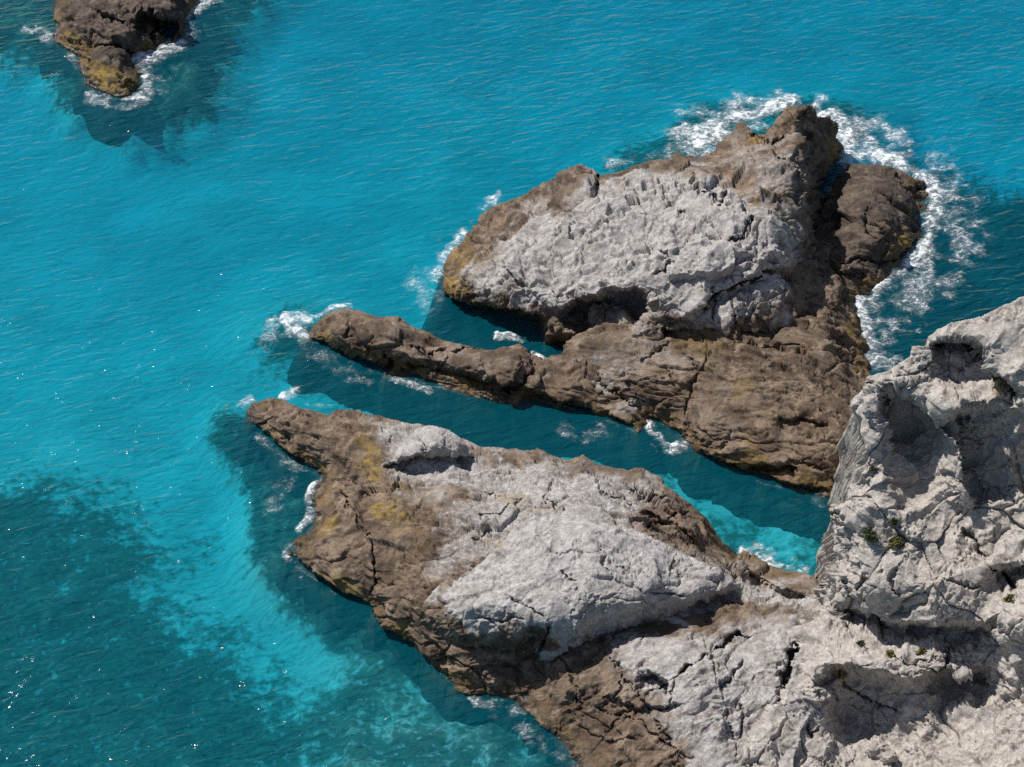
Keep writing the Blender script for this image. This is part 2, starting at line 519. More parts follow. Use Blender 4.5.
# ------------------------------------------------------------------ seabed
def build_seabed():
    xs = np.concatenate([[-3000, -600, -200], np.arange(-75, 75.01, .4), [200, 600, 3000]])
    ys = np.concatenate([[-3000, -500, 0], np.arange(40, 190.01, .4), [320, 800, 4000]])
    X, Y = np.meshgrid(xs, ys)
    p = np.stack([X.ravel(), Y.ravel(), np.zeros(X.size)], -1)
    q = p.copy(); q[:, 2] = -2.6
    q[:, 1] = np.maximum(q[:, 1], 25)
    wob = 16 * fbm(p / 5, 4, 301, .55)
    base = -3.0 - 0.018 * np.clip(p[:, 1] - 78, -20, 140) + .3 * fbm(p / 9, 3, 310)
    rl = 1 + .35 * fbm(p / 2.2, 3, 320); rr = .55 * ridged(p / 1.7, 4, 340, .5)
    Z = [  # traced dark patches, some spread to blend cast shadow edges: outline, strength, softness, lift
        ([(-90, 20), (0, 58), (50, 72), (52, 105), (75, 120), (128, 138), (168, 136), (206, 120), (228, 88), (232, 45), (262, 10), (300, -60), (-90, -60)], 1, 14, 5.6),  # submerged base, its dark colour spread out over the islet's shadow
        ([(-120, 475), (60, 478), (140, 530), (170, 600), (240, 655), (300, 700), (330, 900), (-120, 900)], .86, 40, 1.0),
        ([(300, 720), (380, 650), (430, 690), (520, 715), (575, 760), (640, 900), (300, 900)], .72, 22, 3.0),
        ([(222, 405), (214, 440), (243, 500), (246, 560), (266, 600), (330, 644), (395, 682), (445, 708), (490, 716), (560, 760), (620, 760), (400, 550), (300, 450)], 1, 12, 3.0),  # submerged base, dark colour widened to cover the long rock's shadow edge
        ([(258, 335), (266, 360), (330, 382), (440, 402), (520, 424), (600, 452), (660, 472), (700, 492), (760, 520), (850, 548), (840, 480), (600, 380), (300, 318)], 1, 22, 2.4),  # submerged base, dark colour carried past the shelf's shadow edge as soft shade
        ([(436, 285), (450, 325), (500, 352), (560, 362), (560, 320)], .65, 10, 2.8),
        ([(590, 172), (620, 145), (670, 125), (690, 105), (780, 92), (850, 98), (890, 120), (850, 150), (700, 180)], .75, 12, 2.5),
        ([(880, 140), (930, 155), (1000, 185), (1120, 215), (1150, 420), (850, 420), (850, 300), (910, 230)], 1.0, 20, -4.5),
        ([(380, 412), (500, 434), (600, 458), (690, 488), (760, 520), (850, 552), (830, 600), (700, 565), (600, 490), (480, 460), (400, 440)], .55, 22, 2.0),  # channel bed coloured darker so the cast shadow stands out less
    ]
    for _ in range(3):          # the bed's own height decides where a patch is seen
        u, v = proj(q)
        reef = np.zeros(len(p)); lift = np.zeros(len(p))  # reef also carries shade painted into the bed near the rocks
        for poly, s, soft, li in Z:
            z_ = zone(u, v, poly, soft * 1.5, wob * soft / 26)
            reef = np.maximum(reef, s * z_); z_ = zone(u, v, poly, soft * 3); lift = lift + (li - lift) * z_
        reef = np.maximum(reef, .35 * sstep(.25, .8, fbm(p / 11, 3, 330)) * sstep(300, 560, v) * (u < 300))
        z = np.minimum(base + .5 * lift * rl + .6 * reef * rr, -.7)
        q[:, 2] = .5 * q[:, 2] + .5 * z
    p[:, 2] = z
    ny, nx = X.shape
    I = np.arange(nx * ny).reshape(ny, nx)
    q4 = np.stack([I[:-1, :-1], I[:-1, 1:], I[1:, 1:], I[1:, :-1]], -1).reshape(-1, 4)
    tag(mesh_obj('seabed', p, q4, M_BED, None, {'reef': reef}), 'pale sand and dark reef seen through the clear shallow water', 'seabed', kind='structure')


build_seabed()

# the sea: one body of water, closed so that it absorbs light over its depth
v8 = np.array([(x, y, z) for z in (-40, 0) for y in (-2900, 3900) for x in (-2900, 2900)], float)
f6 = [(0, 2, 3, 1), (4, 5, 7, 6), (0, 1, 5, 4), (2, 6, 7, 3), (0, 4, 6, 2), (1, 3, 7, 5)]
tag(mesh_obj('sea', v8, f6, M_WATER, smooth=False), 'clear turquoise sea with small wind ripples round the rocks', 'sea', kind='structure')

# ------------------------------------------------------------------ far islet, upper left
far = rock('rock_islet',
    [(u, v, .62 * z) for u, v, z in [(60, -70, 0), (50, -30, .3), (57, 0, .2), (51, 29, 0), (54, 41, 0), (73, 51, 0), (81, 59, .1), (82, 82, 0), (97, 89, 0), (117, 97, 0),
     (129, 96, 0), (139, 85, 0), (142, 70, .1), (135, 62, 0), (152, 56, 0), (170, 47, 0), (180, 38, .1), (185, 18, .3), (194, 3, .4), (205, -20, .3), (200, -70, 0)]],
    [(u, v, .62 * z) for u, v, z in [(80, 10, 2.6), (110, -5, 3.4), (150, 0, 3.4), (70, 30, 1.4), (95, 35, 2.2), (125, 30, 2.6), (160, 20, 2.8), (172, 10, 3.2), (100, 60, 1.4), (120, 65, 1.7), (128, 80, 1.0),
     (105, 80, .9), (150, 42, 1.2), (120, -40, 3.2), (175, -25, 2.5)]],
    M_DARK, cracks=[([(85, 50), (100, 44), (125, 48), (140, 58)], .8, 3), ([(150, 5), (158, 25), (150, 45)], .9, 4), ([(85, 0), (105, 18), (130, 22)], .6, 3)],
    ledges=[([(140, 5), (160, 12), (182, 20)], 1.2, 10, 18)], pale=[([(82, 66), (100, 62), (118, 70), (108, 82), (90, 80)], .45, 6)],
    ochre=[(105, 88, 26, .9), (70, 48, 18, .7), (85, 72, 12, .6), (150, 60, 12, .4)], rough=1.1, seed=101, bed=((.35, .6, .7), .8))
tag(far, 'dark brown rock islet alone in open water with white foam on its right side', 'rock')

# ------------------------------------------------------------------ upper islet
up = empty('rock_islet', unproj(690, 330, 0))
tag(up, 'large islet with a pale grey crest, brown lower shelf and long low spur', 'rock')
CREST = rock('pale_crest',
    [(444, 279, .6), (450, 256, .6), (470, 235, .9), (482, 215, 1.2), (500, 200, 1.6), (532, 189, 2.4), (558, 180, 3.0), (582, 167, 3.6), (593, 168, 3.8), (602, 174, 3.8),
     (625, 166, 4.2), (650, 158, 4.4), (668, 159, 4.2), (679, 154, 4.0), (700, 155, 3.4), (717, 150, 3.0), (723, 139, 3.0), (738, 128, 3.2), (744, 126, 3.6), (750, 134, 3.4), (765, 134, 3.4), (779, 118, 4.2),
     (788, 108, 4.8), (808, 105, 4.9), (817, 115, 4.0), (832, 124, 2.4), (841, 139, 1.2), (842, 153, .4), (838, 168, .2), (826, 180, .3), (823, 190, .4), (824, 215, .7), (826, 240, 1.0),
     (828, 262, 1.3), (838, 285, 1.4), (835, 310, 1.4), (800, 330, 1.7), (765, 336, 1.9), (736, 338, 2.0), (700, 336, 2.1), (668, 340, 2.2), (642, 339, 2.2), (604, 337, 2.0), (560, 332, 1.2), (545, 336, .5), (533, 336, 0), (509, 333, 0),
     (483, 324, 0), (465, 312, 0), (448, 299, 0), (442, 290, .1)],
    [(455, 285, 1.2), (480, 285, 1.9), (510, 292, 2.3), (540, 292, 2.8), (560, 285, 3.3), (500, 250, 2.2), (530, 230, 3.1), (560, 255, 3.3), (560, 215, 3.6), (590, 200, 4.4), (610, 240, 4.3),
     (640, 210, 5.0), (650, 250, 4.9), (600, 270, 3.9), (640, 278, 4.5), (680, 200, 5.4), (680, 240, 5.3), (700, 175, 5.0), (730, 170, 4.9), (690, 280, 4.6), (720, 210, 5.5), (740, 240, 5.4), (760, 200, 5.7), (780, 190, 5.6),
     (760, 160, 5.2), (785, 150, 5.2), (800, 125, 5.2), (770, 245, 5.2), (790, 215, 5.3), (800, 180, 4.9), (812, 150, 4.2), (815, 200, 2.2), (806, 230, 3.4), (780, 258, 4.6), (800, 262, 3.0), (820, 165, 2.4), (830, 145, 2.2), (815, 230, 1.8),
     (720, 300, 4.0), (760, 290, 4.0), (700, 318, 3.55), (740, 318, 3.5), (780, 300, 3.4), (800, 300, 2.6), (815, 310, 1.7), (818, 285, 1.9), (660, 312, 3.3), (610, 312, 2.9), (580, 316, 2.4)],
    M_GREY, up,
    cracks=[([(686, 320), (707, 303), (736, 286), (753, 279), (767, 273), (800, 268)], 1.5, 3.5), ([(600, 172), (596, 188), (588, 200)], 1.2, 4),
            ([(740, 205), (752, 222), (742, 238), (722, 250)], .7, 3), ([(494, 268), (515, 277), (524, 288)], .5, 2.5), ([(655, 245), (672, 260), (650, 278)], .6, 3),
            ([(712, 280), (716, 300), (713, 325)], .6, 2.5), ([(730, 292), (736, 312), (734, 332)], .5, 2.5), ([(770, 150), (790, 165), (800, 185)], .8, 4), ([(745, 135), (765, 142), (790, 138)], .9, 3),
            ([(660, 180), (668, 205), (690, 220)], .5, 3), ([(555, 200), (575, 225), (570, 250)], .3, 2.5), ([(690, 175), (700, 195), (722, 200), (730, 185)], .9, 5), ([(610, 180), (640, 195), (648, 215)], .3, 2.5)],
    ledges=[([(552, 314), (566, 304), (580, 297), (607, 287), (636, 288), (652, 297), (662, 304)], 1.7, 12, 26),
            ([(444, 290), (460, 296), (490, 303), (525, 307), (550, 316)], 1.2, 8, 40),
            ([(686, 316), (707, 301), (736, 285), (768, 272), (800, 266)], .7, 7, 10),
            ([(650, 330), (700, 328), (740, 332), (790, 326), (815, 315)], .7, 5, 8),
            ([(790, 120), (802, 150), (798, 185), (803, 215), (812, 250)][::-1], 1.6, 8, 22)],
    pale=[([(470, 270), (490, 240), (520, 215), (560, 195), (600, 180), (660, 165), (710, 165), (745, 190), (775, 200), (795, 230), (790, 265), (785, 320), (700, 335), (560, 318), (520, 306), (455, 296)], .9, 14),
          ([(730, 145), (765, 140), (800, 130), (805, 180), (790, 215), (750, 190)], .55, 10),
          ([(575, 302), (610, 292), (650, 300), (700, 330), (640, 340), (570, 330)], .45, 6)],
    ochre=[(755, 130, 12, .9), (752, 205, 9, .4), (835, 150, 14, .8), (462, 262, 14, .6), (450, 285, 12, .7), (480, 322, 18, .5)],
    rough=1.18, fine=1.1, seed=201, zbot=-3.5, bed=((-.35, .6, .7), .55))
SHELF = rock('brown_shelf',
    [(560, 360, .9), (575, 335, 1.4), (610, 322, 1.8), (660, 320, 1.9), (720, 315, 1.9), (770, 312, 1.8), (800, 300, 1.6), (825, 280, 1.3), (845, 290, .7), (853, 303, .2), (859, 324, .1), (868, 339, .1),
     (865, 353, .1), (870, 372, .3), (885, 400, .6), (890, 440, .6), (880, 470, .4), (860, 490, .3), (836, 496, 0), (824, 498, 0), (806, 498, 0), (765, 485, 0), (736, 471, 0), (701, 456, 0), (689, 441, 0), (676, 430, 0), (660, 418, .1),
     (648, 416, .1), (639, 432, 0), (619, 427, 0), (589, 415, 0), (560, 408, 0), (540, 395, .2), (545, 375, .5)],
    [(590, 352, 1.6), (640, 350, 2.2), (700, 350, 2.5), (760, 350, 2.5), (810, 340, 2.2), (840, 345, 1.6), (600, 385, 1.1), (640, 385, 1.5), (690, 385, 1.9), (740, 390, 2.1), (790, 395, 2.1), (835, 400, 1.9), (860, 420, 1.5),
     (660, 405, .9), (700, 425, 1.2), (740, 440, 1.4), (790, 450, 1.5), (830, 455, 1.4), (620, 410, .6), (830, 480, .6), (780, 478, .6), (720, 452, .7), (850, 330, .8), (835, 310, 1.3)],
    M_GREY, up,
    cracks=[([(560, 362), (590, 372), (615, 392), (632, 405), (648, 412)], .5, 4), ([(680, 350), (700, 372), (690, 395), (686, 425)], .35, 2.5), ([(740, 462), (770, 466), (800, 462), (835, 470)], .35, 2.5), ([(720, 350), (770, 344), (820, 352)], .35, 3),
            ([(640, 362), (655, 350), (672, 345)], .4, 3)],
    ledges=[([(745, 462), (775, 465), (800, 464)], .5, 4, 8), ([(560, 400), (600, 408), (640, 424)], .45, 5, 10), ([(695, 445), (740, 463), (790, 482), (830, 488)], .45, 5, 10), ([(770, 420), (800, 415), (830, 425)], .4, 5, 10)],
    pale=[([(570, 345), (640, 335), (720, 338), (700, 365), (650, 380), (640, 420), (600, 400), (570, 375)], .42, 14), ([(560, 358), (590, 362), (625, 392), (660, 412), (640, 420), (600, 392)], .6, 6), ([(690, 400), (750, 390), (760, 440), (720, 450)], .28, 14)],
    ochre=[(628, 430, 16, .9), (700, 345, 30, .35), (700, 455, 10, .8), (745, 388, 14, .3), (860, 365, 10, .8), (735, 475, 25, .6), (800, 495, 25, .6), (855, 330, 10, .5)],
    rough=.95, fine=1.35, seed=231, bed=((.25, .7, .6), 1.0), strata=((1, -.35, .1), 2.6), lump=.75)
SPUR = rock('rock_spur',
    [(304, 335, 0), (312, 326, .2), (319, 321, .4), (330, 312, .8), (345, 309, 1.0), (360, 312, 1.1), (377, 317, 1.1), (398, 317, 1.2), (410, 325, 1.1), (424, 330, 1.0), (442, 340, .8), (465, 346, .7), (483, 349, .8), (495, 350, .9), (518, 347, 1.0),
     (530, 357, .7), (545, 362, .8), (560, 358, 1.0), (590, 362, 1.0), (615, 385, .8), (610, 408, .4), (585, 415, 0), (553, 411, 0), (524, 407, 0), (495, 403, 0), (465, 396, 0), (436, 388, 0), (410, 381, 0), (386, 375, 0), (377, 368, 0), (351, 361, 0), (327, 350, 0), (307, 341, 0)],
    [(330, 328, 1.3), (345, 325, 1.6), (370, 330, 1.7), (395, 335, 1.8), (345, 345, .8), (380, 352, 1.0), (420, 345, 1.7), (410, 362, .9), (450, 355, 1.6), (480, 362, 1.6), (510, 362, 1.8), (440, 375, .7), (480, 382, .8), (520, 385, 1.0), (540, 380, 1.4), (570, 390, 1.2), (560, 400, .6), (590, 380, 1.3)],
    M_GREY, up,
    cracks=[([(382, 352), (390, 362), (384, 372)], .6, 3), ([(405, 340), (420, 352), (470, 352), (490, 350)], .5, 2.5), ([(527, 356), (532, 375), (520, 388), (495, 392)], .6, 4), ([(335, 318), (352, 330), (345, 342)], .4, 3), ([(450, 352), (440, 368), (425, 380)], .35, 3)],
    ledges=[([(310, 334), (340, 345), (375, 358), (390, 364)], .5, 6, 12), ([(395, 356), (430, 360), (470, 370), (500, 378), (530, 384)], .6, 7, 12), ([(520, 385), (560, 398), (600, 408)], .6, 5, 10)],
    pale=[([(345, 322), (395, 320), (440, 345), (500, 352), (520, 352), (515, 375), (450, 375), (400, 355), (360, 340)], .32, 10)],
    ochre=[(360, 360, 22, .5), (410, 378, 22, .6), (460, 392, 26, .6), (315, 338, 12, .5)], rough=.9, fine=1.35, seed=261, bed=((.42, .75, .5), 1.0), strata=((1, -.5, .1), 2.8), lump=.8)
SIDE = rock('seaward_lobe',
    [(820, 215, .6), (828, 195, .5), (836, 180, .3), (843, 171, .5), (855, 164, .7), (873, 164, .9), (893, 167, .7), (908, 174, .4), (931, 188, 0), (931, 206, 0), (923, 221, 0), (926, 238, 0), (914, 253, 0), (899, 268, 0), (887, 282, 0), (876, 291, 0), (860, 300, 0), (852, 306, 0),
     (838, 305, .8), (815, 290, 1.2), (808, 260, 1.0), (815, 235, .7)],
    [(850, 185, 1.5), (875, 182, 1.8), (900, 190, 1.3), (845, 215, 1.7), (880, 215, 2.1), (905, 215, 1.3), (850, 245, 1.7), (885, 245, 1.4), (905, 240, .8), (840, 270, 1.2), (870, 265, 1.0), (850, 290, .7), (830, 255, .9), (828, 225, .8)],
    M_DARK, up,
    cracks=[([(895, 170), (905, 190), (925, 195)], .5, 3), ([(830, 262), (860, 258), (890, 262), (905, 250)], .5, 3), ([(870, 200), (865, 225), (880, 240)], .35, 3)],
    ledges=[([(910, 185), (912, 205), (905, 225), (910, 240), (890, 262)][::-1], .5, 5, 10), ([(820, 240), (840, 268), (870, 270)], .4, 5, 10)],
    pale=[([(820, 258), (850, 262), (870, 272), (850, 285), (825, 275)], .4, 8)], ochre=[(905, 250, 20, .9), (925, 212, 12, .6), (862, 298, 14, .8), (835, 270, 14, .35)],
    rough=.9, fine=1.35, seed=281, bed=((.35, .7, .6), .8), strata=((1, -.4, .1), 2.2), lump=.8)

# ------------------------------------------------------------------ lower islet
low = empty('rock_promontory', unproj(560, 620, 0))
tag(low, 'long rock running from a brown tip at left to pale grey humps beside the cliff', 'rock')
APRON = rock('brown_apron',
    [(246, 412, .1), (249, 405, .3), (261, 398, .6), (285, 399, .8), (305, 408, .9), (326, 412, 1.0), (337, 406, 1.3), (352, 408, 1.4), (367, 414, 1.4), (390, 420, 1.5), (414, 425, 1.6), (446, 430, 1.6), (463, 437, 1.5), (484, 446, 1.5), (502, 447, 1.6),
     (520, 452, 1.7), (538, 452, 1.8), (552, 456, 1.9), (567, 459, 1.9), (584, 453, 2.1), (596, 462, 2.0), (617, 468, 2.0), (637, 471, 1.9), (658, 481, 1.6), (675, 493, 1.3), (693, 509, .9), (708, 521, .6), (725, 541, .3), (737, 553, .1), (760, 562, .3), (790, 569, .5), (812, 574, .8), (830, 590, 1.5), (830, 640, 2.0),
     (780, 660, 2.2), (700, 660, 2.0), (640, 660, 1.8), (560, 690, .8), (495, 693, 0), (474, 695, 0), (457, 691, 0), (446, 681, 0), (429, 664, 0), (411, 650, 0), (394, 634, 0), (375, 617, 0), (373, 604, .1), (342, 599, 0), (321, 585, 0), (299, 571, 0), (289, 556, 0), (290, 543, 0), (305, 530, 0), (317, 518, 0), (314, 506, 0), (311, 491, 0), (323, 480, 0),
     (320, 474, 0), (293, 466, 0), (279, 455, 0), (276, 444, 0), (258, 433, 0), (246, 418, 0)],
    [(265, 412, .9), (290, 420, 1.3), (320, 430, 1.8), (350, 430, 2.0), (380, 440, 2.1), (300, 445, .9), (340, 455, 1.8), (370, 475, 2.1), (340, 490, 1.3), (400, 480, 2.4), (440, 480, 2.6), (480, 475, 2.7), (330, 540, 1.3), (370, 520, 2.1), (420, 520, 2.8), (470, 510, 3.1), (520, 490, 3.0), (560, 490, 3.1), (600, 500, 3.1),
     (650, 510, 2.7), (690, 535, 2.0), (320, 565, .8), (360, 570, 1.6), (400, 570, 2.4), (440, 560, 2.9), (390, 610, 1.2), (420, 620, 1.8), (440, 650, 1.2), (500, 560, 3.3), (580, 550, 3.4), (660, 560, 2.6), (720, 570, 1.8), (780, 590, 1.9), (460, 670, .8), (640, 600, 2.6), (560, 620, 2.6)],
    M_GREY, low,
    cracks=[([(330, 470), (345, 500), (372, 540), (373, 575), (374, 605)], .45, 2.5), ([(475, 485), (520, 500), (500, 520), (470, 520)], .3, 3), ([(640, 530), (665, 520), (690, 512)], .5, 2.2), ([(590, 470), (600, 495), (640, 505)], .3, 3), ([(252, 425), (275, 420), (300, 430)], .3, 3), ([(555, 475), (545, 500), (575, 520)], .3, 3),
            ([(470, 545), (490, 530), (480, 515)], .35, 3), ([(620, 480), (650, 500), (668, 498)], .35, 2.5)],
    ledges=[([(250, 420), (280, 440), (300, 455), (322, 470)], .5, 6, 12), ([(292, 548), (318, 572), (345, 590), (375, 600)], .45, 5, 10), ([(378, 615), (410, 640), (440, 668), (460, 684)], .5, 5, 10), ([(640, 505), (670, 520), (700, 545)], .4, 5, 14), ([(740, 565), (780, 585), (812, 592)], .8, 7, 10)],
    pale=[([(372, 425), (430, 430), (520, 455), (585, 458), (650, 485), (665, 505), (640, 520), (680, 550), (760, 575), (830, 580), (830, 670), (640, 665), (560, 620), (470, 560), (440, 520), (470, 500), (400, 480), (378, 450)], .76, 16), ([(430, 530), (480, 515), (490, 560), (440, 570)], .6, 10),
          ([(655, 500), (700, 520), (735, 560), (690, 560), (640, 530)], .25, 8)],
    ochre=[(390, 510, 22, .9), (370, 460, 18, .8), (400, 480, 14, .5), (515, 497, 18, .4), (492, 543, 16, .6), (318, 500, 14, .9), (280, 450, 16, .6), (320, 525, 12, .8), (335, 590, 22, .7), (370, 610, 10, .8), (395, 635, 20, .7), (548, 512, 20, .3), (400, 545, 24, .35), (465, 428, 8, .9)],
    rough=.95, fine=1.35, seed=301, bed=((.4, .7, .55), .9), strata=((1, -.6, .15), 1.8), lump=.8)
HUMP = rock('pale_hump',
    [(425, 600, 2.8), (440, 585, 3.1), (470, 570, 3.6), (500, 545, 4.0), (525, 512, 4.2), (560, 508, 4.3), (600, 520, 4.3), (640, 530, 4.1), (690, 555, 3.8), (725, 575, 3.5), (742, 588, 3.2), (742, 606, 2.2), (725, 618, 2.0), (686, 624, 2.0), (646, 630, 2.0), (606, 641, 1.8), (566, 656, 1.5), (540, 672, 1.1), (512, 690, .3), (490, 696, 0), (465, 692, 0), (447, 680, .2), (432, 650, 1.2), (418, 618, 2.2)],
    [(450, 605, 3.4), (480, 590, 3.9), (520, 560, 4.6), (560, 540, 4.8), (600, 560, 4.9), (560, 590, 4.7), (520, 610, 4.2), (480, 620, 3.5), (540, 620, 4.0), (600, 600, 4.4), (650, 580, 4.5), (640, 605, 4.0), (690, 590, 4.0), (720, 590, 3.6), (580, 635, 3.2), (620, 622, 3.4), (450, 630, 2.6), (480, 645, 2.3), (460, 660, 1.2), (510, 640, 2.9), (535, 638, 3.0), (520, 665, 1.0), (490, 675, .7), (555, 645, 2.6), (700, 606, 3.2)],
    M_GREY, low,
    cracks=[([(550, 620), (545, 640), (534, 662)], 1.0, 3), ([(596, 545), (605, 565), (612, 580)], .3, 2), ([(645, 590), (665, 596), (690, 598)], .3, 2), ([(500, 595), (525, 605), (550, 622)], .3, 2.5), ([(560, 565), (568, 574), (580, 580)], .3, 4), ([(680, 565), (682, 575), (680, 582)], .3, 2), ([(470, 615), (500, 622), (525, 618)], .3, 3), ([(540, 550), (580, 552), (610, 560), (640, 575)], .15, 2)],
    ledges=[([(420, 606), (440, 630), (470, 640), (500, 642), (530, 625), (548, 624)], .9, 12, 30), ([(533, 664), (566, 648), (606, 633), (646, 622), (686, 608), (716, 592), (742, 584)], 1.2, 8, 20)],
    pale=[([(425, 600), (470, 560), (520, 500), (600, 510), (700, 550), (760, 580), (745, 625), (640, 640), (570, 660), (545, 655), (535, 635), (490, 625), (440, 620)], .97, 9)],
    ochre=[(492, 543, 12, .5), (450, 680, 12, .5)], rough=.85, fine=1.3, seed=331, lump=.8, block=.5, bed=((-.4, .6, .7), .35), zbot=-2.5)
SLAB = rock('lower_slab',
    [(512, 700, 0), (500, 690, .3), (533, 664, 1.1), (566, 650, 1.6), (606, 634, 2.0), (646, 622, 2.3), (686, 615, 2.5), (725, 610, 2.7), (760, 604, 2.8), (800, 606, 3.0), (830, 620, 3.2), (830, 680, 3.2), (800, 730, 2.8), (790, 800, 2.4), (780, 860, 2.2), (610, 860, 0), (588, 800, 0), (575, 767, 0), (571, 758, 0), (561, 740, 0), (544, 731, 0), (526, 716, 0)],
    [(540, 690, .9), (570, 680, 1.7), (600, 670, 2.2), (640, 650, 2.7), (690, 640, 3.1), (740, 635, 3.3), (780, 640, 3.4), (560, 715, .7), (600, 720, 1.5), (640, 700, 2.4), (690, 690, 2.9), (740, 690, 3.2), (600, 760, .8), (650, 750, 1.8), (700, 745, 2.3), (750, 740, 2.6), (640, 810, 1.1), (700, 810, 1.8)],
    M_GREY, low,
    cracks=[([(640, 705), (676, 676), (705, 655), (739, 636), (765, 628)], .8, 2.5), ([(804, 628), (790, 660), (780, 700), (760, 740), (745, 770)], 1.6, 5), ([(620, 660), (622, 690), (610, 700)], .4, 2), ([(676, 676), (672, 700), (655, 715)], .35, 2), ([(600, 645), (640, 700), (690, 767)], .3, 1.8), ([(700, 625), (722, 690), (738, 767)], .3, 1.8), ([(560, 695), (640, 722), (705, 767)], .3, 2), ([(570, 720), (600, 740), (650, 735)], .2, 2), ([(720, 690), (735, 670), (745, 655)], .5, 2),
            ([(600, 735), (620, 715), (660, 708)], .25, 2), ([(738, 700), (745, 720), (735, 745)], .4, 2.5), ([(640, 650), (645, 640), (643, 630)], .3, 2), ([(560, 660), (580, 690), (575, 710)], .3, 2.5)],
    ledges=[([(638, 668), (655, 672), (668, 682), (676, 694)], .8, 6, 10), ([(514, 700), (540, 724), (565, 740)], .5, 5, 10), ([(600, 690), (640, 706), (690, 702)], .4, 5, 12)],
    pale=[([(610, 648), (640, 632), (720, 618), (830, 610), (830, 860), (720, 860), (690, 765), (655, 715), (625, 692)], .80, 18), ([(510, 690), (560, 660), (600, 660), (600, 700), (560, 720)], .15, 10)],
    ochre=[(572, 755, 14, .9), (562, 742, 8, .9), (530, 712, 10, .4)], rough=.9, fine=1.35, seed=361, bed=((-.5, .6, .6), .7), strata=((1, .5, .1), 1.8), lump=.8)
BLK = rock('boulder',
    [(380, 466, 2.2), (392, 456, 2.5), (404, 442, 2.8), (414, 428, 3.0), (430, 424, 3.2), (448, 428, 3.2), (462, 438, 3.0), (474, 450, 2.7), (478, 460, 2.3), (470, 470, 2.1), (445, 473, 2.1), (425, 475, 2.1), (403, 477, 2.0), (385, 474, 2.0)],
    [(400, 455, 3.1), (420, 442, 3.5), (440, 440, 3.6), (458, 448, 3.3), (430, 450, 3.5), (410, 460, 2.7), (440, 462, 2.6)],
    M_GREY, None, ledges=[([(378, 463), (392, 462), (402, 457), (419, 454), (445, 455), (474, 455), (484, 458)], 1.3, 9, 20)], cracks=[([(415, 436), (425, 446), (420, 452)], .2, 2)], base_pale=1.0, rough=.5, seed=391, zbot=1.0, margin=8)
tag(BLK, 'pale angular boulder with a dark shaded front on the brown tip of the long rock', 'boulder')

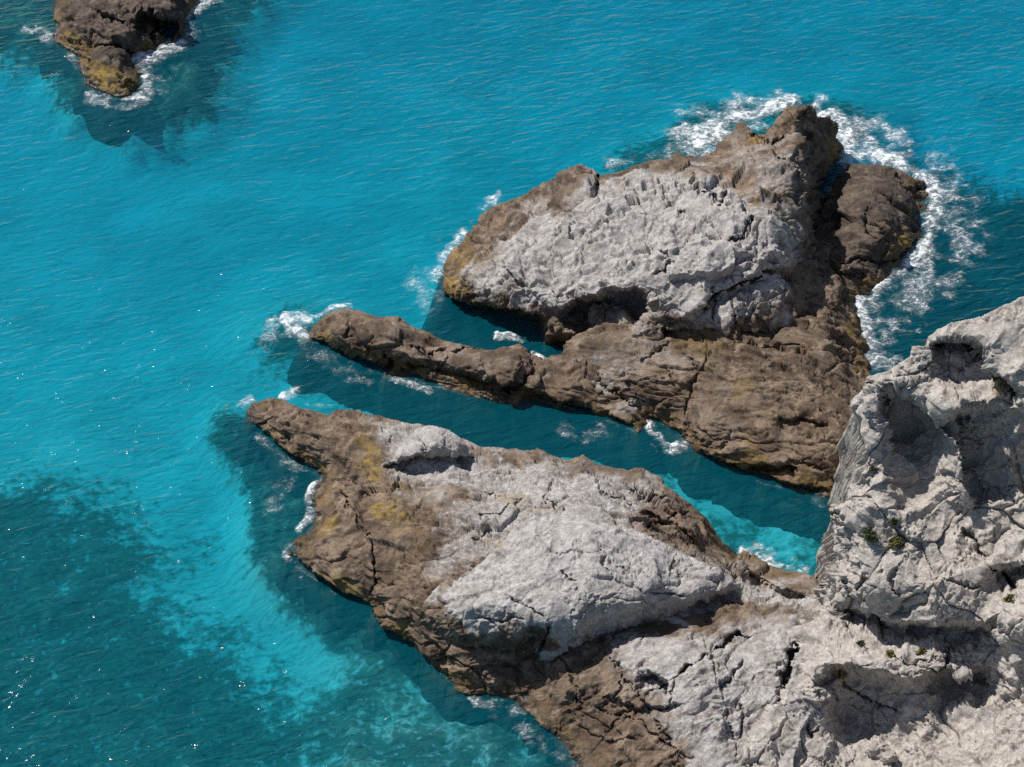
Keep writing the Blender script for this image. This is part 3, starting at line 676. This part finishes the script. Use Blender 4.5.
# ------------------------------------------------------------------ the cliff
cl = empty('cliff', unproj(930, 640, 3))
tag(cl, 'steep pale cliff with overhangs and shaded walls along the right edge', 'cliff')
FACE = rock('cliff_face',
    [(1130, 250, 18.5), (1060, 282, 17.6), (1024, 296, 17), (994, 309, 16.4), (973, 317, 16), (950, 323, 15.6), (929, 336, 14.9), (926, 345, 14.7), (912, 346, 14.3), (910, 356, 14.1), (891, 368, 13.6), (868, 377, 13.0), (863, 389, 12.4), (856, 400, 11.8), (862, 418, 11.5), (866, 438, 11.3), (866, 462, 10.6), (859, 477, 10.0), (847, 490, 8.8), (847, 503, 8.5),
     (831, 512, 7.8), (833, 529, 7.2), (836, 547, 6.6), (834, 562, 6.0), (822, 577, 4.6), (814, 603, 3.1), (804, 630, 3.2), (788, 667, 3.1), (778, 706, 2.9), (746, 749, 2.5), (735, 800, 2.2), (730, 870, 2.0), (1130, 870, 8)],
    [(1060, 320, 17), (1010, 330, 16.3), (975, 335, 15.8), (1010, 375, 15.3), (1050, 390, 15.6), (945, 345, 15), (960, 372, 13.6), (985, 380, 14.1), (930, 375, 13.7), (900, 380, 13.4), (880, 386, 13.1), (915, 390, 13.3), (940, 400, 13.6), (958, 400, 13.9), (990, 400, 14.4), (1024, 405, 14.6), (1080, 420, 15),
     (872, 398, 13.0), (876, 412, 12.4), (883, 430, 11.7), (889, 444, 11.2), (945, 408, 13.5), (954, 430, 12.6), (960, 470, 11.4), (964, 497, 10.4), (936, 445, 11.2), (930, 472, 10.0), (946, 492, 10.0), (903, 412, 12.0), (905, 440, 10.3), (918, 470, 9.9), (928, 425, 11.6), (870, 460, 10.6), (880, 480, 10.2), (860, 490, 9.5), (990, 450, 11.9), (1024, 460, 11.6), (950, 510, 9.2), (980, 500, 9.8), (1024, 500, 10.2), (975, 555, 8.4), (1010, 545, 8.8), (1080, 500, 11),
     (850, 520, 8.6), (880, 520, 9.0), (920, 530, 9.0), (860, 555, 7.8), (900, 560, 8.2), (940, 560, 8.2), (840, 575, 6.4), (870, 590, 7.0), (910, 600, 7.2), (950, 605, 7.5), (985, 600, 8.0), (1005, 560, 8.9), (1024, 580, 9.2), (1024, 620, 8.6), (1080, 600, 10),
     (838, 600, 5.0), (850, 615, 4.6), (880, 625, 5.4), (920, 635, 5.9), (960, 635, 6.4), (990, 640, 6.8), (830, 640, 4.6), (860, 648, 5.3), (900, 655, 5.7), (940, 655, 5.9), (820, 665, 4.7), (845, 662, 5.1), (880, 668, 5.2), (915, 675, 5.1), (800, 690, 3.4), (820, 690, 4.0), (850, 690, 3.6), (880, 705, 3.0), (850, 725, 2.1), (830, 745, 2.1), (870, 745, 2.0), (910, 735, 2.4), (922, 690, 4.6), (928, 712, 3.9), (924, 736, 3.0), (895, 705, 3.2), (950, 690, 4.0),
     (980, 680, 4.6), (1010, 690, 4.8), (960, 715, 3.6), (1000, 705, 4.4), (1024, 700, 5.0), (930, 740, 2.7), (980, 740, 3.7), (1024, 745, 4.4), (800, 740, 2.6), (780, 760, 2.4), (880, 790, 2.3), (960, 790, 3.2), (1080, 700, 6)],
    M_CLIFF, cl,
    cracks=[([(974, 348), (981, 353), (985, 362)], 1.2, 9), ([(870, 380), (886, 395), (890, 410)], .6, 4), ([(840, 575), (850, 600), (848, 612)], .7, 4), ([(1000, 572), (1008, 582), (1018, 590)], 1.6, 7), ([(952, 640), (946, 665), (930, 680)], .7, 3),
            ([(905, 560), (890, 580), (900, 600)], .4, 3), ([(930, 580), (960, 590), (985, 585)], .4, 3), ([(855, 560), (862, 580), (858, 595)], .6, 4), ([(835, 668), (850, 690), (880, 705), (905, 715)], .5, 2.5), ([(880, 640), (905, 660), (950, 655)], .3, 2.5), ([(830, 520), (842, 514), (850, 524)], .6, 4), ([(960, 525), (975, 545), (990, 560)], .7, 5), ([(800, 720), (812, 735), (820, 728)], .5, 4)],
    ledges=[([(872, 384), (890, 389), (914, 389), (924, 402), (936, 420), (948, 410), (960, 404), (990, 402), (1024, 408), (1110, 420)], .5, 12, 30),
            ([(836, 596), (850, 602), (880, 614), (904, 622), (940, 620), (985, 622), (1000, 610)], 1.5, 10, 22),
            ([(798, 690), (812, 676), (828, 664), (850, 661), (880, 672), (912, 680), (945, 668), (985, 664), (1016, 676)], 1.0, 14, 30),
            ([(928, 340), (945, 336), (965, 336), (985, 343)], 1.5, 9, 20), ([(892, 446), (883, 418), (874, 388)], .8, 6, 24), ([(970, 508), (963, 470), (956, 430), (950, 406)], .9, 8, 40), ([(988, 346), (1005, 370), (1028, 396)], 1.2, 8, 18), ([(985, 560), (1000, 566), (1024, 562), (1100, 570)], 1.2, 8, 18)],
    pale=[], ochre=[(912, 346, 8, .4), (1000, 390, 12, .5), (842, 672, 10, .5), (830, 690, 14, .2)], base_pale=.92, rough=1.1, fine=1.35, seed=401, bed=((.5, .3, .8), .6), zbot=-3.5, lump=1.0, margin=18, skirt=.3)

# ------------------------------------------------------------------ foam
def foam(label, strokes):
    allp = np.array([q for s in strokes for q in s[0]], float); wm = max(s[1] for s in strokes) * 1.9 + 4
    u0, v0 = allp.min(0) - wm; u1, v1 = allp.max(0) + wm
    st = 1.0
    U, V = np.meshgrid(np.arange(u0, u1, st), np.arange(v0, v1, st))
    D = np.zeros(U.shape)
    q = np.stack([U.ravel() / 16, V.ravel() / 10, np.zeros(U.size)], -1)
    wob = (.45 * fbm(q, 4, 700, .6)).reshape(U.shape)
    gap = np.clip(.90 + 1.1 * fbm(q * .62, 3, 710), .25, 1).reshape(U.shape)
    for line, w, s in strokes:
        d = seg_dist(U, V, line)[0] / w
        D = np.maximum(D, s * gap * (1 - sstep(.30, 1.75, d + wob)))
    P0 = unproj(U, V, 0.0).reshape(-1, 3)
    P0[:, 2] = (.03 + .20 * np.clip(D.ravel() - .35, 0, 1) * (1 + 1.2 * fbm(P0 / .7, 3, 720)))
    m = (D > .03)
    idx = np.full(U.shape, -1, np.int64); idx[m] = np.arange(m.sum())
    a, b, c, e = idx[:-1, :-1], idx[:-1, 1:], idx[1:, 1:], idx[1:, :-1]
    ok = (a >= 0) & (b >= 0) & (c >= 0) & (e >= 0)
    o = mesh_obj('sea_foam', P0[m.ravel()], np.stack([a[ok], e[ok], c[ok], b[ok]], -1), M_FOAM, None, {'froth': D[m]})
    tag(o, label, 'foam', 'white foam where the sea meets the rocks', 'stuff')


foam('white foam washing round the dark islet in the open water',
     [([(137, 60), (158, 57), (178, 44)], 8, 1), ([(140, 68), (149, 82), (145, 100), (120, 103), (90, 97)], 7, .72), ([(50, 36), (28, 30)], 7, .6), ([(186, 16), (198, 4), (218, -6)], 7, .95), ([(70, 56), (78, 66)], 4, .5), ([(190, 20), (172, 60), (155, 80)], 14, .38)])
foam('broad white surf behind the pale crest of the big islet',
     [([(685, 128), (700, 145), (715, 142)], 15, 1), ([(705, 140), (725, 128), (745, 118), (770, 106), (790, 102)], 11, 1), ([(612, 163), (640, 155), (670, 150)], 8, .55), ([(675, 122), (700, 120), (740, 106)], 13, .62), ([(690, 132), (720, 130), (752, 112)], 19, .85)])
foam('white surf behind the rocky peak and round the seaward brown lobe',
     [([(820, 108), (836, 120), (848, 138), (848, 160)], 10, .95), ([(848, 132), (870, 132), (890, 142), (900, 155)], 17, .72), ([(848, 158), (880, 156), (905, 166), (928, 180), (936, 196), (934, 220), (930, 242), (915, 256), (898, 270), (878, 288), (860, 301)], 8, .95),
      ([(925, 170), (955, 205), (962, 235), (935, 275), (900, 310)], 27, .58), ([(835, 184), (832, 190)], 6, .8), ([(862, 300), (880, 306), (905, 290)], 14, .55)])
foam('lacy foam in the gap between the brown shelf and the cliff',
     [([(858, 308), (866, 328), (872, 342)], 7, .95), ([(870, 345), (876, 360), (890, 362)], 13, .62), ([(880, 320), (890, 345)], 14, .4)])
foam('thin lacy foam off the left end of the pale crest',
     [([(498, 196), (484, 206), (474, 222)], 5, .75), ([(464, 236), (446, 258), (436, 282)], 8, .7), ([(440, 260), (420, 280), (430, 300)], 16, .45)])
foam('white foam bursting at the tip of the low spur',
     [([(302, 336), (292, 328), (286, 320), (306, 319)], 7, 1), ([(275, 325), (268, 345)], 10, .45), ([(318, 318), (332, 309), (350, 306)], 3.5, .8), ([(310, 348), (345, 372), (372, 382)], 11, .4), ([(380, 374), (410, 385), (430, 390)], 4, .6)])
foam('small white foam at the head of the narrow inlet',
     [([(498, 337), (514, 338), (530, 341)], 4, 1), ([(534, 354), (546, 363)], 4, .9)])
foam('white foam spilling into the channel below the brown shelf',
     [([(648, 424), (656, 434), (662, 444)], 5, 1), ([(655, 446), (670, 450), (684, 446)], 6, .95), ([(565, 428), (585, 436), (600, 432)], 9, .45)])
foam('thin foam at the brown tip of the long rock',
     [([(240, 408), (250, 400)], 5, .7), ([(284, 397), (295, 392)], 5, .9), ([(226, 412), (242, 406)], 5, .5), ([(300, 402), (330, 407)], 3, .4)])
foam('white foam filling the small cove on the long rock',
     [([(323, 478), (312, 488), (307, 502), (313, 513), (300, 529)], 4, .95), ([(260, 440), (282, 462), (308, 474)], 6, .5), ([(289, 542), (286, 556), (300, 577)], 4, .55), ([(280, 480), (275, 510)], 16, .33)])
foam('white foam at the landward end of the channel',
     [([(742, 553), (765, 562), (806, 572)], 5.5, .95), ([(755, 552), (790, 562)], 9, .5), ([(815, 500), (822, 505)], 5, .4)])
foam('foam and ripples under the shaded notch of the long rock',
     [([(474, 700), (498, 703), (520, 714)], 6, .6), ([(500, 716), (560, 752)], 11, .36)])

# ------------------------------------------------------------------ plants on the cliff
def leaves(rx, ry, rz, n, size, up=.5, blade=False, seed=0):
    r = random.Random(seed); V = []; F = []
    lumps = [(r.uniform(-.6, .6), r.uniform(-.6, .6), r.uniform(.2, .8), r.uniform(.35, .6)) for _ in range(7)]
    for _ in range(n):
        lx, ly, lz, lr = r.choice(lumps)
        d = Vector((r.gauss(0, 1), r.gauss(0, 1), r.gauss(0, 1))).normalized() * (lr * r.random() ** .4)
        c = Vector(((lx + d.x) * rx, (ly + d.y) * ry, max(.03, (lz + d.z * .7)) * rz))
        if blade:
            a = r.uniform(0, 6.28); lean = r.uniform(.1, .8); c = Vector((r.gauss(0, .25) * rx, r.gauss(0, .25) * ry, 0))
            t = Vector((math.cos(a) * lean, math.sin(a) * lean, 1)).normalized() * rz * r.uniform(.6, 1.2); s = Vector((-math.sin(a), math.cos(a), 0)) * size * .35
        else:
            t = Vector((r.gauss(0, 1), r.gauss(0, 1), r.gauss(0, .7) + up)).normalized() * size * r.uniform(.7, 1.4)
            s = t.cross(Vector((r.gauss(0, 1), r.gauss(0, 1), r.gauss(0, 1)))).normalized() * size * .38
        b = len(V); V += [c, c + t * .5 + s, c + t, c + t * .5 - s]; F.append((b, b + 1, b + 2, b + 3))
    return np.array(V), F


def plant(name, u, v, label, cat, size, n, mat, leaf=.09, blade=False, seed=0, group=None):
    p, nn = spot('cliff_face', u, v)
    p = p - nn * .05
    root = empty(name, p); tag(root, label, cat, group)
    V, F = leaves(*size, n, leaf, blade=blade, seed=seed)
    mesh_obj('blades' if blade else 'foliage', V + np.array(p), F, mat, root, smooth=False)
    if not blade:
        r = random.Random(seed + 5); V = []; F = []
        for _ in range(7):
            a = r.uniform(0, 6.28); tip = Vector((math.cos(a) * size[0] * .6, math.sin(a) * size[1] * .6, size[2] * r.uniform(.5, .9)))
            b = len(V)
            for k, (q, w) in enumerate(((Vector((0, 0, -.08)), .028), (tip * .5 + Vector((0, 0, .05)), .018), (tip, .006))):
                for j in range(4): V.append(q + Vector((math.cos(j * 1.5708), math.sin(j * 1.5708), 0)) * w)
            for k in (0, 1):
                for j in range(4): F.append((b + k * 4 + j, b + k * 4 + (j + 1) % 4, b + k * 4 + 4 + (j + 1) % 4, b + k * 4 + 4 + j))
        mesh_obj('stems', np.array(V) + np.array(p), F, M_TWIG, root, smooth=False)


G = 'plants growing on the cliff'
plant('shrub', 870, 540, 'dark green shrub, the widest bush on the sunlit cliff face', 'shrub', (.42, .36, .55), 620, M_LEAF, seed=1, group=G)
plant('shrub', 895, 545, 'yellow green shrub right beside the widest dark bush', 'shrub', (.34, .30, .42), 460, M_LEAF_Y, seed=2, group=G)
plant('shrub', 894, 524, 'small dark bush above the yellow green shrub', 'shrub', (.17, .17, .38), 240, M_LEAF, seed=3, group=G)
plant('shrub', 889, 649, 'small yellow green tuft in the middle of the ledge below the sunlit face', 'shrub', (.17, .15, .32), 200, M_LEAF_Y, seed=4, group=G)
plant('shrub', 919, 650, 'round olive tuft on the ledge under the long overhang shadow', 'shrub', (.2, .17, .26), 220, M_LEAF_Y, seed=5, group=G)
plant('shrub', 861, 641, 'tiny dark cushion plant at the left end of the ledge', 'shrub', (.14, .12, .18), 130, M_LEAF, seed=6, group=G)
plant('shrub', 926, 344, 'olive bush on the notch at the cliff top skyline', 'shrub', (.25, .25, .5), 260, M_LEAF_Y, seed=7, group=G)
plant('shrub', 874, 470, 'small olive tuft near the left edge of the cliff below the shaded fin', 'shrub', (.16, .14, .24), 150, M_LEAF_Y, seed=12, group=G)
plant('shrub', 848, 560, 'tiny olive tuft on the cliff edge below the widest dark bush', 'shrub', (.14, .13, .2), 130, M_LEAF_Y, seed=13, group=G)
plant('shrub', 836, 512, 'little dark tuft on the cliff edge level with the channel end', 'shrub', (.15, .15, .2), 130, M_LEAF, seed=14, group=G)
plant('grass_tuft', 840, 676, 'straw coloured dry grass tuft on the nose of the lower block', 'grass tuft', (.5, .4, .45), 260, M_STRAW, leaf=.07, blade=True, seed=8, group=G)
plant('grass_tuft', 1001, 392, 'dry ochre grass tuft on the lip of the upper shaded wall', 'grass tuft', (.5, .35, .3), 220, M_STRAW, leaf=.07, blade=True, seed=9, group=G)
plant('shrub', 1006, 598, 'flat olive cushion beside the small dark hole in the cliff', 'shrub', (.3, .25, .16), 180, M_LEAF_Y, seed=10, group=G)

# ------------------------------------------------------------------ loose boulders
def boulder(u, v, r, label, seed):
    p, nn = spot('cliff_face', u, v)
    n = 34
    th = np.linspace(0, math.pi, n); ph = np.linspace(0, 2 * math.pi, 2 * n, endpoint=False)
    T, Ph = np.meshgrid(th, ph, indexing='ij')
    d = np.stack([np.sin(T) * np.cos(Ph), np.sin(T) * np.sin(Ph), np.cos(T)], -1).reshape(-1, 3)
    rad = 1 + .35 * fbm(d * 1.1 + seed * 9.1, 3, seed) + .12 * fbm(d * 4 + seed, 3, seed + 3)
    f1, f2, cid, fac = worley(d * 1.2 + seed * 3.3, seed)
    rad *= 1 + .3 * (cid - .5) * sstep(0, .2, f2 - f1)
    q = d * rad[:, None] * r * np.array([1.1, .9, .75]) + np.array(p) + np.array([0, 0, r * .35])
    I = np.arange(n * 2 * n).reshape(n, 2 * n); J = np.roll(I, -1, axis=1)
    quads = np.stack([I[:-1], I[1:], J[1:], J[:-1]], -1).reshape(-1, 4)
    o = mesh_obj('boulder', q, quads, M_CLIFF, None, {'pale': np.full(len(q), .85), 'ochre': np.zeros(len(q))})
    tag(o, label, 'boulder', 'loose boulders at the cliff foot')


boulder(877, 752, .42, 'largest loose boulder half in the shade of the overhang', 1)
boulder(890, 762, .30, 'loose boulder just below the largest one under the overhang', 2)
boulder(912, 752, .26, 'upright loose stone at the right end of the overhang shadow', 3)

# ------------------------------------------------------------------ light
SUN_AZ = math.radians(-57.0)      # measured from +Y towards +X: the sun stands ahead and to the left
SUN_EL = math.radians(53.0)
wd = bpy.data.worlds.new('World'); scene.world = wd; wd.use_nodes = True
nt = wd.node_tree
sky = nt.nodes.new('ShaderNodeTexSky'); sky.sky_type = 'NISHITA'; sky.sun_disc = False
sky.sun_elevation = SUN_EL; sky.sun_rotation = SUN_AZ
sky.air_density = 1.0; sky.dust_density = .6; sky.ozone_density = 1.2
bg = nt.nodes['Background']; bg.inputs['Strength'].default_value = .068
nt.links.new(sky.outputs[0], bg.inputs['Color'])
sd = bpy.data.lights.new('sun', 'SUN'); sd.energy = 4.2; sd.angle = math.radians(.53); sd.color = (1, .955, .89)
so = bpy.data.objects.new('sun', sd); COL.objects.link(so)
to_sun = Vector((math.sin(SUN_AZ) * math.cos(SUN_EL), math.cos(SUN_AZ) * math.cos(SUN_EL), math.sin(SUN_EL)))
so.rotation_euler = to_sun.to_track_quat('Z', 'Y').to_euler()
so.location = to_sun * 300

# ------------------------------------------------------------------ render
vs = scene.view_settings
vs.view_transform = 'Standard'; vs.look = 'None'; vs.gamma = 1; vs.exposure = 0.24; vs.use_curve_mapping = False
scene.render.engine = 'CYCLES'
cy = scene.cycles
cy.max_bounces = 6; cy.diffuse_bounces = 4; cy.glossy_bounces = 2; cy.transparent_max_bounces = 8; cy.volume_bounces = 0
cy.sample_clamp_indirect = 6; cy.sample_clamp_direct = 12
cy.caustics_reflective = False; cy.caustics_refractive = False
cy.use_denoising = False
